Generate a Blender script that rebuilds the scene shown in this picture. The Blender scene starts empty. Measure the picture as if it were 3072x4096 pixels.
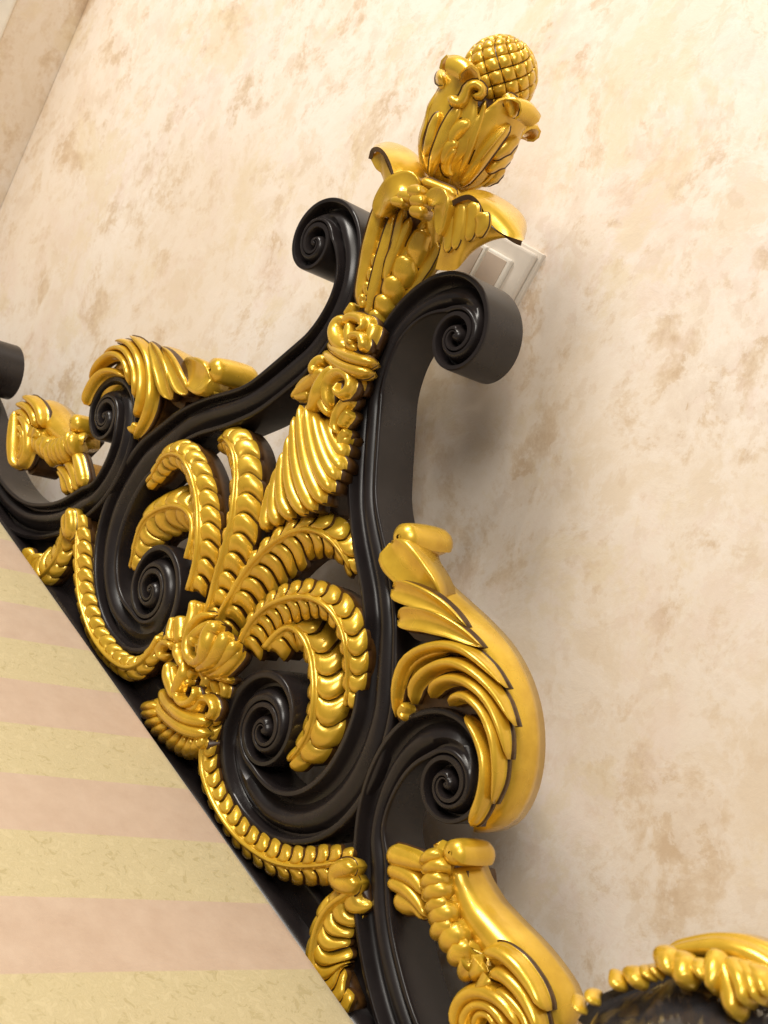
import bpy, math, random
import numpy as np
random.seed(7)
sc = bpy.context.scene
COL = sc.collection

# ---------------------------------------------------------------- camera
F, CX, CY, D0 = 4814.6, 1536.0, 2048.0, 0.70       # focal length and centre of the photograph in pixels, camera distance
Dv = np.array([2501, 619, 2600.0]); Dv /= np.linalg.norm(Dv)
Uv = np.array([4979, -9147, -2600.0]); Uv -= Dv * (Uv @ Dv); Uv /= np.linalg.norm(Uv)
Rv = np.cross(Dv, Uv)
cam = bpy.data.cameras.new('camera'); cam_o = bpy.data.objects.new('camera', cam); COL.objects.link(cam_o)
cam.sensor_fit = 'HORIZONTAL'; cam.sensor_width = 36; cam.lens = 36 * F / 3072
cam.clip_start = 0.02; cam.clip_end = 50
from mathutils import Matrix, Vector
cx_, cy_, cz_ = (Rv[0], Dv[0], Uv[0]), (-Rv[1], -Dv[1], -Uv[1]), (-Rv[2], -Dv[2], -Uv[2])
cam_o.matrix_world = Matrix(((cx_[0], cy_[0], cz_[0], 0), (cx_[1], cy_[1], cz_[1], -D0), (cx_[2], cy_[2], cz_[2], 0), (0, 0, 0, 1)))
sc.camera = cam_o
cam.dof.use_dof = True; cam.dof.focus_distance = 1.05; cam.dof.aperture_fstop = 20
sc.render.resolution_x, sc.render.resolution_y = 768, 1024

# ---------------------------------------------------------------- light
wd = bpy.data.worlds.new('World'); sc.world = wd; wd.use_nodes = True
wb = wd.node_tree.nodes['Background']; wb.inputs[0].default_value = (1.0, 0.91, 0.82, 1); wb.inputs[1].default_value = 0.21
def area(name, loc, target, size, power, colr):
    l = bpy.data.lights.new(name, 'AREA'); l.shape = 'DISK'; l.size = size; l.energy = power; l.color = colr
    o = bpy.data.objects.new(name, l); COL.objects.link(o); o.location = loc
    o.rotation_euler = (Vector(target) - Vector(loc)).to_track_quat('-Z', 'Y').to_euler()
    return o
area('ceiling_and_fill_lamp', (-1.75, -1.15, 1.75), (-0.8, 0, -0.2), 1.0, 48, (1.0, 0.945, 0.86))
area('ceiling_and_fill_lamp', (0.1, -1.5, 1.45), (-0.5, 0, -0.3), 0.9, 27, (1.0, 0.945, 0.86))  # unseen fill lamp, added to brighten the wall on the right
for lx, ly in ((-1.55, -0.95), (-1.3, -1.15), (-0.95, -1.2), (-0.6, -1.0)):
    area('ceiling_spot', (lx, ly, 1.45), (-0.8, 0, -0.3), 0.05, 2.2, (1.0, 0.92, 0.78))
vs = sc.view_settings; vs.view_transform = 'Standard'; vs.look = 'None'; vs.exposure = 0.12; vs.gamma = 1.0; vs.use_curve_mapping = False

# ---------------------------------------------------------------- pixel -> point (photo pixels, at a chosen depth Y)
def W(x, y, Y=0.0):
    r = np.array([x - CX, y - CY, F]); t = (Y + D0) / (r @ Dv)
    return np.array([t * (r @ Rv), Y, t * (r @ Uv)])
ZM = {0: (0, 0, 1), 1: (1400, 100, .5425), 2: (1100, 700, .66305), 3: (0, 1300, .66305), 4: (500, 1650, .66305), 5: (700, 2300, .66305),
      6: (1300, 2000, .6329), 7: (1100, 3200, .66305), 8: (1900, 3500, .70645), 9: (0, 2100, .90416)}
def zp(k, p):
    a, b, s = ZM[k]; return a + p[0] * s, b + p[1] * s
def P(k, pts, Y=0.0):
    Ys = np.interp(np.linspace(0, 1, len(pts)), np.linspace(0, 1, len(Y)), Y) if isinstance(Y, (list, tuple)) else [Y] * len(pts)
    return np.array([W(*zp(k, p), yy) for p, yy in zip(pts, Ys)])
X0 = -0.768
def axis_x(zz): return X0 - 0.0432 * (zz + 0.46)        # the crest's axis of symmetry

# ---------------------------------------------------------------- materials
def nodes(name):
    m = bpy.data.materials.new(name); m.use_nodes = True; nt = m.node_tree
    return m, nt, nt.nodes['Principled BSDF']
def N(nt, t, **kw):
    n = nt.nodes.new(t)
    for k, v in kw.items(): setattr(n, k, v)
    return n
def noise(nt, scale, detail=4, rough=.55, dist=0, vec=None):
    n = N(nt, 'ShaderNodeTexNoise'); n.inputs['Scale'].default_value = scale; n.inputs['Detail'].default_value = detail
    n.inputs['Roughness'].default_value = rough; n.inputs['Distortion'].default_value = dist
    if vec is not None: nt.links.new(vec, n.inputs['Vector'])
    return n
def ramp(nt, src, stops):
    r = N(nt, 'ShaderNodeValToRGB'); e = r.color_ramp.elements
    while len(e) < len(stops): e.new(.5)
    for i, (p, c) in enumerate(stops): e[i].position = p; e[i].color = (*c, 1) if len(c) == 3 else c
    nt.links.new(src, r.inputs[0]); return r
def mix(nt, fac, a, b, mode='MIX'):
    m = N(nt, 'ShaderNodeMix', data_type='RGBA', blend_type=mode)
    for s, v in ((m.inputs[0], fac), (m.inputs[6], a), (m.inputs[7], b)):
        if hasattr(v, 'links'): nt.links.new(v, s)
        elif isinstance(v, (int, float)): s.default_value = v
        else: s.default_value = (*v, 1)
    return m.outputs[2]
def bump(nt, h, strength, dist, bs, prev=None):
    b = N(nt, 'ShaderNodeBump'); b.inputs['Strength'].default_value = strength; b.inputs['Distance'].default_value = dist
    nt.links.new(h, b.inputs['Height'])
    if prev is not None: nt.links.new(prev, b.inputs['Normal'])
    nt.links.new(b.outputs[0], bs.inputs['Normal']); return b.outputs[0]
def wcoord(nt): return N(nt, 'ShaderNodeNewGeometry').outputs['Position']

def mat_gold():
    m, nt, b = nodes('gold_lacquer'); v = wcoord(nt)
    n = noise(nt, 60, 3, .6, vec=v)
    r = ramp(nt, n.outputs[0], [(.3, (.66, .395, .024)), (.7, (.79, .505, .042))])
    gl = ramp(nt, noise(nt, 16, 5, .65, vec=v).outputs[0], [(.40, (0, 0, 0)), (.68, (.40,) * 3)])
    nt.links.new(mix(nt, gl.outputs[0], r.outputs[0], (.40, .21, .012)), b.inputs['Base Color'])
    b.inputs['Metallic'].default_value = .42
    r2 = ramp(nt, noise(nt, 25, 3, vec=v).outputs[0], [(.3, (.22,) * 3), (.75, (.36,) * 3)])
    nt.links.new(r2.outputs[0], b.inputs['Roughness'])
    b.inputs['Coat Weight'].default_value = .5; b.inputs['Coat Roughness'].default_value = .12
    return m
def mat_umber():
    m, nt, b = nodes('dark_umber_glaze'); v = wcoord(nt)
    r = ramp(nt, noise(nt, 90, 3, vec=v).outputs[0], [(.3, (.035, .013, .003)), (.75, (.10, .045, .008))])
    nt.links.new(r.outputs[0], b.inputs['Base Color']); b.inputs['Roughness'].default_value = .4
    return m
def mat_shaded_gold():  # darker copy of the gold, with shade put into its colour
    m, nt, b = nodes('shaded_gold'); v = wcoord(nt)
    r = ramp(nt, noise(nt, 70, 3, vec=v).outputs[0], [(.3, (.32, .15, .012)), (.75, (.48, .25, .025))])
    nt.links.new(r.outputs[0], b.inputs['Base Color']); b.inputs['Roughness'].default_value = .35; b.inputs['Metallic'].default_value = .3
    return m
def mat_black():
    m, nt, b = nodes('black_lacquer'); v = wcoord(nt)
    r = ramp(nt, noise(nt, 30, 4, .6, vec=v).outputs[0], [(.3, (.011, .0085, .0085)), (.75, (.020, .0155, .015))])
    nt.links.new(r.outputs[0], b.inputs['Base Color'])
    r2 = ramp(nt, noise(nt, 18, 4, .6, vec=v).outputs[0], [(.3, (.24,) * 3), (.7, (.34,) * 3)])
    nt.links.new(r2.outputs[0], b.inputs['Roughness']); b.inputs['Specular IOR Level'].default_value = .38
    return m
def mat_plaster():
    m, nt, b = nodes('mottled_plaster'); v = wcoord(nt)
    mp = N(nt, 'ShaderNodeMapping'); mp.inputs['Scale'].default_value = (1.0, 1.0, .85); mp.inputs['Rotation'].default_value = (0, math.radians(22), 0)
    nt.links.new(v, mp.inputs[0]); v = mp.outputs[0]
    n1 = noise(nt, 8, 7, .74, .25, v); n2 = noise(nt, 21, 6, .74, .3, v); n3 = noise(nt, 44, 4, .6, .3, v); n4 = noise(nt, 3.0, 2, .5, .3, v)
    c = ramp(nt, n1.outputs[0], [(.37, (.58, .43, .29)), (.44, (.71, .58, .44)), (.495, (.83, .74, .64)), (.58, (.77, .66, .53))]).outputs[0]
    c = mix(nt, ramp(nt, n2.outputs[0], [(.47, (0, 0, 0)), (.52, (1, 1, 1))]).outputs[0], c, mix(nt, .55, c, (.87, .80, .73)))
    c = mix(nt, ramp(nt, n3.outputs[0], [(.59, (0, 0, 0)), (.63, (.7,) * 3)]).outputs[0], c, mix(nt, .30, c, (.55, .38, .22)))
    sc_ = N(nt, 'ShaderNodeSeparateColor'); nt.links.new(n1.outputs['Color'], sc_.inputs[0])
    c = mix(nt, ramp(nt, sc_.outputs[1], [(.52, (0, 0, 0)), (.60, (.45,) * 3)]).outputs[0], c, (.80, .67, .60))
    c = mix(nt, ramp(nt, sc_.outputs[2], [(.54, (0, 0, 0)), (.60, (.45,) * 3)]).outputs[0], c, (.76, .64, .43))
    c = mix(nt, ramp(nt, n4.outputs[0], [(.45, (0, 0, 0)), (.62, (.35,) * 3)]).outputs[0], c, (.72, .57, .40))
    nt.links.new(c, b.inputs['Base Color'])
    b.inputs['Roughness'].default_value = .40
    bump(nt, n2.outputs[0], .12, .006, b)
    return m
def mat_plain(name, col, rough, **kw):
    m, nt, b = nodes(name); v = wcoord(nt)
    r = ramp(nt, noise(nt, 35, 4, vec=v).outputs[0], [(.3, tuple(c * .94 for c in col)), (.7, tuple(min(1, c * 1.04) for c in col))])
    nt.links.new(r.outputs[0], b.inputs['Base Color']); b.inputs['Roughness'].default_value = rough
    for k, val in kw.items(): b.inputs[k.replace('_', ' ')].default_value = val
    return m
GOLD, UMBER, SHADED_GOLD, BLACK, PLASTER = mat_gold(), mat_umber(), mat_shaded_gold(), mat_black(), mat_plaster()
WHITE = mat_plain('white_trim', (.82, .78, .70), .45)
PLASTIC = mat_plain('ivory_plastic', (.72, .66, .58), .28)
ROCKER = mat_plain('beige_rocker', (.56, .46, .37), .25)

# ---------------------------------------------------------------- mesh helpers
def raw(name, V, Fc, mat, parent=None, smooth=True, sharp=None, fmats=None):
    me = bpy.data.meshes.new(name); me.from_pydata([tuple(map(float, v)) for v in V], [], Fc)
    for mm in (mat if isinstance(mat, (list, tuple)) else [mat]): me.materials.append(mm)
    if fmats: me.polygons.foreach_set('material_index', fmats)
    if smooth: me.polygons.foreach_set('use_smooth', [True] * len(me.polygons))
    if sharp and hasattr(me, 'set_sharp_from_angle'): me.set_sharp_from_angle(angle=math.radians(sharp))
    me.update()
    o = bpy.data.objects.new(name, me); COL.objects.link(o)
    if parent is not None: o.parent = parent
    return o
ROOT = None
OFF = np.zeros(3)
def mirv(V):
    V = np.array(V, float); V[:, 0] = 2 * (X0 - 0.0432 * (V[:, 2] + 0.46)) - V[:, 0]; return V
def mk(name, V, Fc, mat, parent, mirror=False, **kw):
    """one part (and, where the crest is symmetrical, its mirror twin); parent is a pair"""
    V = np.array(V, float)
    if not isinstance(parent, tuple): parent = (parent, parent)
    a = raw(name, V - OFF, Fc, mat, parent[0], **kw); b = None
    if mirror: b = raw(name, mirv(V) - OFF, [tuple(reversed(f)) for f in Fc], mat, parent[1], **kw)
    return (a, b if b else a)
def cr(pts, n):
    """Catmull-Rom through pts, n samples spread evenly along the length"""
    p = np.array(pts, float)
    if len(p) == 2: p = np.array([p[0], (p[0] + p[1]) / 2, p[1]])
    q = np.vstack([2 * p[0] - p[1], p, 2 * p[-1] - p[-2]]); out = []
    for i in range(1, len(q) - 2):
        t = np.linspace(0, 1, 14, endpoint=False)[:, None]
        a, b, c, d = q[i - 1], q[i], q[i + 1], q[i + 2]
        out.append(.5 * (2 * b + (c - a) * t + (2 * a - 5 * b + 4 * c - d) * t ** 2 + (3 * b - a - 3 * c + d) * t ** 3))
    out.append(p[-1:]); o = np.vstack(out)
    s = np.r_[0, np.cumsum(np.linalg.norm(np.diff(o, axis=0), axis=1))]
    tt = np.linspace(0, s[-1], n)
    return np.stack([np.interp(tt, s, o[:, j]) for j in range(o.shape[1])], 1)
def lerp(vals, n):
    vals = vals if isinstance(vals, (list, tuple)) else [vals]
    return np.interp(np.linspace(0, 1, n), np.linspace(0, 1, len(vals)), vals) if len(vals) > 1 else np.full(n, vals[0])
UPV = np.array([0, -1.0, 0])
def lobe_mesh(C, w, h, back=.01, n=14, m=9, shape='dome', ends=(1, 1), up=UPV, line=.0013):
    """tapering rounded strip along C: half width w, height h towards the room"""
    C = cr(C, n); w = lerp(w, n); h = lerp(h, n); V = []; Fc = []
    t = np.linspace(0, 1, n)
    cap = np.ones(n)
    if ends[0]: cap *= np.sqrt(np.clip(1 - np.clip(1 - t / .16, 0, 1) ** 2, .02, 1))
    if ends[1]: cap *= np.sqrt(np.clip(1 - np.clip(1 - (1 - t) / .16, 0, 1) ** 2, .02, 1))
    T = np.gradient(C, axis=0); T /= np.linalg.norm(T, axis=1)[:, None] + 1e-9
    for i in range(n):
        S = np.cross(T[i], up); l = np.linalg.norm(S); S = S / l if l > 1e-6 else np.array([1, 0, 0.0])
        Nn = np.cross(S, T[i]); Nn = Nn if Nn @ up > 0 else -Nn
        for j in range(m):
            a = math.pi * j / (m - 1); s = -math.cos(a)
            if shape == 'dome': hh = math.sin(a)
            elif shape == 'scoop': hh = .55 + .45 * abs(s) ** 2 - (.55 if j in (0, m - 1) else 0)
            elif shape == 'ridge': hh = (1 - abs(s)) ** .8 if j not in (0, m - 1) else 0
            else: hh = 1 - abs(s) ** 5
            V.append(C[i] + S * (w[i] * cap[i] * s) + Nn * (h[i] * (.35 + .65 * cap[i]) * hh))
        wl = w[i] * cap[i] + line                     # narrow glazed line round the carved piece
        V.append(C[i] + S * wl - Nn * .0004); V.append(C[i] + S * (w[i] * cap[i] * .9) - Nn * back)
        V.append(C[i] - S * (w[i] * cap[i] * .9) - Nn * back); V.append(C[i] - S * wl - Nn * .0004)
    k = m + 4
    for i in range(n - 1):
        for j in range(k):
            a, b = i * k + j, i * k + (j + 1) % k
            Fc.append((a, b, b + k, a + k))
    Fc.append(tuple(range(k - 1, -1, -1))); Fc.append(tuple((n - 1) * k + j for j in range(k)))
    return V, Fc
def lobe_cut(n, m):
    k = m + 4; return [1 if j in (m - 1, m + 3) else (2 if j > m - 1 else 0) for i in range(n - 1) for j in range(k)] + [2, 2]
def lobe(name, k, pts, w, h, Y, parent, mat=None, mirror=False, **kw):
    if name in ('leaf_back', 'leaf_neck', 'leaf_edge', 'rim_leaf', 'frill', 'corolla_petal', 'berry', 'rolled_tip'): kw['line'] = .0
    V, Fc = lobe_mesh(P(k, pts, Y), w, h, **kw)
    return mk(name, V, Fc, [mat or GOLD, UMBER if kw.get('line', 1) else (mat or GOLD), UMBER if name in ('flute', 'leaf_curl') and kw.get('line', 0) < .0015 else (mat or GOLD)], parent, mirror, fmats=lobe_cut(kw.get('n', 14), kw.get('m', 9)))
def plate_mesh(poly, Y0, Y1):
    n = len(poly); V = [(p[0], Y0, p[2]) for p in poly] + [(p[0], Y1, p[2]) for p in poly]
    Fc = [tuple(range(n)), tuple(range(2 * n - 1, n - 1, -1))] + [(i, i + n, (i + 1) % n + n, (i + 1) % n) for i in range(n)]
    return V, Fc
def plate(name, k, pts, Y0, Y1, mat, parent, mirror=False, n=48):
    poly = cr(list(P(k, pts, Y0)) + [P(k, pts[:1], Y0)[0]], n)[:-1]
    V, Fc = plate_mesh(poly, Y0, Y1)
    return mk(name, V, Fc, mat, parent, mirror, smooth=False)
def box(name, lo, hi, mat, parent=None, bev=0.0):
    (a, b, c), (d, e, f) = lo, hi
    V = [(a, b, c), (d, b, c), (d, e, c), (a, e, c), (a, b, f), (d, b, f), (d, e, f), (a, e, f)]
    o = raw(name, V, [(3, 2, 1, 0), (4, 5, 6, 7), (0, 1, 5, 4), (1, 2, 6, 5), (2, 3, 7, 6), (3, 0, 4, 7)], mat, parent, smooth=False)
    if bev:
        md = o.modifiers.new('bevel', 'BEVEL'); md.width = bev; md.segments = 3
    return o
def tag(o, label, cat, group=None, kind=None):
    if label: o['label'] = label
    if cat: o['category'] = cat
    if group: o['group'] = group
    if kind: o['kind'] = kind
    return o
def empty(name, loc):
    o = bpy.data.objects.new(name, None); COL.objects.link(o); o.location = loc; o.empty_display_size = .05; return o

# ================================================================ SETTING
WY = 0.13                                    # wall face
def wallsheet():
    V = []; Fc = []
    o = raw('wall', [(-1.78, WY, -1.2), (2.0, WY, -1.2), (2.0, WY, 1.2), (-1.78, WY, 1.2),
                     (-1.78, WY + .15, -1.2), (2.0, WY + .15, -1.2), (2.0, WY + .15, 1.2), (-1.78, WY + .15, 1.2)],
            [(0, 1, 2, 3), (7, 6, 5, 4), (0, 3, 7, 4), (1, 5, 6, 2), (3, 2, 6, 7), (0, 4, 5, 1)], PLASTER, smooth=False)
    return tag(o, None, None, kind='structure')
wallsheet()
sw = raw('side_wall', [(-1.781, WY + .15, -1.2), (-1.781, .034, -1.2), (-1.781, .034, 1.2), (-1.781, WY + .15, 1.2),
                       (-1.93, WY + .15, -1.2), (-1.93, .034, -1.2), (-1.93, .034, 1.2), (-1.93, WY + .15, 1.2)],
         [(1, 0, 3, 2), (4, 5, 6, 7), (0, 1, 5, 4), (2, 3, 7, 6), (1, 2, 6, 5), (3, 0, 4, 7)], PLASTER, smooth=False)
tag(sw, None, None, kind='structure')
tr = box('door_trim', (-1.93, -.13, -1.2), (-1.775, .0335, 1.2), WHITE, bev=.006)
tag(tr, 'white vertical trim strip at the edge of the side wall, upper left corner', 'trim')

# ================================================================ HEADBOARD
ZB = -1.20
ROOT = empty('carved_headboard', (X0, 0.03, ZB)); OFF = np.array([X0, 0.03, ZB])
tag(ROOT, 'black lacquered headboard carved with scrolls, gold plumes and an upright pine cone finial', 'headboard')
TH = 0.045
# --- black scrolls: a moulded band between an outer and an inner edge, wound into volutes
PROF = [(0, .003), (.012, .0010), (.035, 0), (.105, 0), (.125, .0012), (.15, .009), (.20, .0128), (.27, .0138), (.36, .0100), (.45, .0042), (.55, .0028),
        (.66, .0034), (.74, .0075), (.80, .0110), (.845, .0110), (.87, .0030), (.885, .0006), (.90, 0), (.965, 0), (.988, .0010), (1, .003)]
PROFV = [(0, .003), (.015, .0010), (.05, 0), (.15, 0), (.24, 0), (.28, .0010), (.315, .0050), (.34, .0100), (.40, .0130), (.50, .0130), (.57, .0105),
         (.63, .0055), (.69, .0030), (.75, .0012), (.80, .0004), (.84, 0), (.88, 0), (.92, 0), (.96, 0), (.985, .0006), (1, .0020)]
def band(A, B, dy=0.0, th=TH, va=None, vb=None):
    A = np.array(A); B = np.array(B); n = len(A); V = []; Fc = []; m = len(PROF); k = m + 2
    for i in range(n):
        w = np.linalg.norm(B[i] - A[i]); fa_ = (va[i] if va is not None else 0) + (vb[i] if vb is not None else 0); ds = min(1.0, w / (.040 - .027 * min(1, fa_)))
        fa, fb = (va[i] if va is not None else 0), (vb[i] if vb is not None else 0)
        for q in range(m):
            u0, h0 = PROF[q]; u1, h1 = PROFV[q]; u2, h2 = 1 - PROFV[m - 1 - q][0], PROFV[m - 1 - q][1]
            u = u0 * (1 - fa - fb) + u1 * fa + u2 * fb; h = h0 * (1 - fa - fb) + h1 * fa + h2 * fb
            p = A[i] + (B[i] - A[i]) * u; V.append((p[0], dy + h * ds, p[1]))
        V.append((B[i][0], th + dy, B[i][1])); V.append((A[i][0], th + dy, A[i][1]))
    for i in range(n - 1):
        for j in range(k):
            a, b = i * k + j, i * k + (j + 1) % k; Fc.append((a, b, b + k, a + k))
    Fc.append(tuple(range(k - 1, -1, -1))); Fc.append(tuple((n - 1) * k + j for j in range(k)))
    return V, Fc
def pol(c, r, th): return np.stack([c[0] + r * np.cos(np.radians(th)), c[1] + r * np.sin(np.radians(th))], 1)
def tab(t):
    t = sorted(t); x = np.array([a for a, _ in t]); y = np.array([b for _, b in t])
    def f(q):
        # smooth table look-up
        q = np.asarray(q, float); o = np.zeros_like(q)
        for d in np.linspace(-14, 14, 7): o += np.interp(q + d, x, y)
        return o / 7
    return f
def volute(c, outer, inner, th_end, th_start, sgn, n):
    """pairs outer/inner from the eye to th_start; the inner edge is the next turn's outer edge once past the cusp"""
    th = np.linspace(th_end, th_start, n); fo, fi = tab(outer), tab(inner)
    cusp = min(t for t, _ in inner) if sgn > 0 else max(t for t, _ in inner)
    ro = fo(th); nxt = np.where((th - 360 * sgn) * sgn < th_end * sgn, 0.0, fo(th - 360 * sgn) + .0006)
    ri = np.where(th * sgn > cusp * sgn, fi(th), nxt)
    ri = np.minimum(ri, ro * .97)
    return pol(c, ro, th), pol(c, ri, th)
def smooth2(a, it=3):
    a = a.copy()
    for _ in range(it): a[1:-1] = (a[:-2] + 2 * a[1:-1] + a[2:]) / 4
    return a
SH = np.array([-.785, 0.0])
c1 = (.1303, -.4628)
o1 = [(60, .170), (48, .1588), (7, .1326), (-14, .117), (-28, .104), (-44, .0912), (-65, .0786), (-89, .070), (-112, .0625), (-136, .0583), (-164, .0557), (-191, .0540), (-232, .0530),
      (-256, .0515), (-275, .0480), (-298, .0430), (-322, .0375), (-349, .0338), (-379, .0325), (-411, .0314), (-427, .0308), (-470, .0288), (-541, .0262), (-586, .0250),
      (-620, .0238), (-660, .0210), (-715, .0176), (-760, .0150), (-810, .0122), (-870, .0090), (-930, .0058), (-1000, .0015)]
i1 = [(63, .1317), (45, .1083), (35, .0988), (22, .0894), (7, .0784), (-8, .0682), (-24, .0574), (-39, .0465), (-57, .036), (-66, .0314)]
B1, A1 = volute(c1, o1, i1, -990, 44, 1, 190)
c2 = (.1087, -.0873)
o2 = [(-90, .170), (-103, .1531), (-113, .135), (-127, .1149), (-140, .1018), (-154, .0907), (-170, .0809), (-187, .0726), (-206, .0655), (-226, .0582), (-245, .0521), (-263, .0461), (-282, .0408),
      (-306, .0362), (-332, .0330), (-362, .0315), (-389, .0308), (-415, .0298), (-442, .0278), (-472, .0255), (-507, .0235), (-541, .0225), (-564, .0220), (-620, .0197), (-690, .0175),
      (-760, .0145), (-830, .0110), (-900, .0072), (-985, .0015)]
i2 = [(-91, .1321), (-106, .0998), (-125, .0794), (-144, .0651), (-165, .0507), (-183, .0353), (-204, .0233)]
A2, B2 = volute(c2, o2, i2, -975, -122, 1, 180)
A2, B2 = A2[::-1], B2[::-1]
zA = P(6, [(230, 800), (230, 700), (215, 560), (190, 430), (165, 280), (150, 150), (135, 0)])[:, [0, 2]] - SH
zB = P(6, [(452, 860), (450, 760), (440, 640), (420, 480), (385, 300), (350, 150), (325, 0)])[:, [0, 2]] - SH
Am = np.vstack([A1[-1:], zA, [(.075, -.237), (.057, -.212)], A2[:1]])
Bm = np.vstack([B1[-1:], zB, [(.106, -.219)], B2[:1]])
Am, Bm = cr(Am, 70), cr(Bm, 70)
A = smooth2(np.vstack([A1, Am[1:-1], A2])) + SH; B = smooth2(np.vstack([B1, Bm[1:-1], B2])) + SH
nA = len(A); qi = np.arange(nA)
V, Fc = band(A, B, vb=np.clip((172 - qi) / 22, 0, 1), va=np.clip((qi - (nA - 162)) / 22, 0, 1)); mk('black_scroll', V, Fc, BLACK, ROOT, True, sharp=50)
c3 = (.3214, -.367)
o3 = [(-95, .125), (-113, .1087), (-129, .0934), (-149, .0806), (-168, .0726), (-187, .067), (-205, .0615), (-224, .0577), (-236, .0552), (-255, .0504), (-274, .0455), (-293, .0411), (-313, .0380),
      (-337, .0355), (-362, .0330), (-386, .0305), (-415, .0285), (-444, .0272), (-472, .0262), (-502, .0252), (-526, .0246), (-553, .0232), (-620, .0203), (-690, .0177),
      (-760, .0146), (-830, .0111), (-900, .0074), (-985, .0015)]
i3 = [(-100, .0920), (-105, .0835), (-115, .0679), (-131, .0517), (-153, .037), (-175, .0282), (-192, .0229)]
A3, B3 = volute(c3, o3, i3, -975, -112, 1, 180)
c5 = (.632, -.45)
o5 = [(-75, .075), (-50, .058), (0, .044), (60, .0395), (120, .037), (180, .0345), (240, .031), (300, .0275), (360, .0245), (450, .020), (540, .0155), (630, .0105), (720, .005), (800, .0015)]
i5 = [(-75, .040), (-50, .031), (-20, .0275), (0, .0245)]
A5, B5 = volute(c5, o5, i5, 760, -60, -1, 130)
A5, B5 = A5[::-1], B5[::-1]
tA = cr(np.vstack([A3[-1:], [(.282, -.472), (.302, -.496), (.325, -.516), (.354, -.536), (.39, -.553), (.44, -.565), (.50, -.565), (.56, -.552), (.62, -.528)], A5[:1]]), 60)
tB = cr(np.vstack([B3[-1:], [(.307, -.441), (.323, -.460), (.344, -.481), (.375, -.501), (.41, -.517), (.46, -.525), (.51, -.521), (.56, -.508), (.605, -.49)], B5[:1]]), 60)
A = smooth2(np.vstack([A3, tA[1:-1], A5])) + SH; B = smooth2(np.vstack([B3, tB[1:-1], B5])) + SH
nA = len(A); qi = np.arange(nA)
V, Fc = band(A, B, -.002, va=np.clip((162 - qi) / 22, 0, 1)); mk('black_scroll', V, Fc, BLACK, ROOT, True, sharp=50)
# --- lower rail and backboard
def rail(z0, z1, y0, y1, xl, xr, rnd):
    sec = [(y1, z0), (y0, z0)] + [(y0 + rnd * (1 - math.cos(a)), z1 - rnd + rnd * math.sin(a)) for a in np.linspace(0, math.pi / 2, 6)] + [(y1, z1)]
    n = len(sec); V = [(xl, a, b) for a, b in sec] + [(xr, a, b) for a, b in sec]
    return V, [tuple(range(n)), tuple(range(2 * n - 1, n - 1, -1))] + [(i, i + n, (i + 1) % n + n, (i + 1) % n) for i in range(n)]
V, Fc = rail(-.80, -.5555, -.012, .05, -1.85 + .1, .25, .012); mk('rail', V, Fc, BLACK, ROOT, sharp=40)
V, Fc = rail(-1.20, -.528, .012, .044, -1.75, .25, .006); mk('backboard', V, Fc, BLACK, ROOT, sharp=40)

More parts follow.
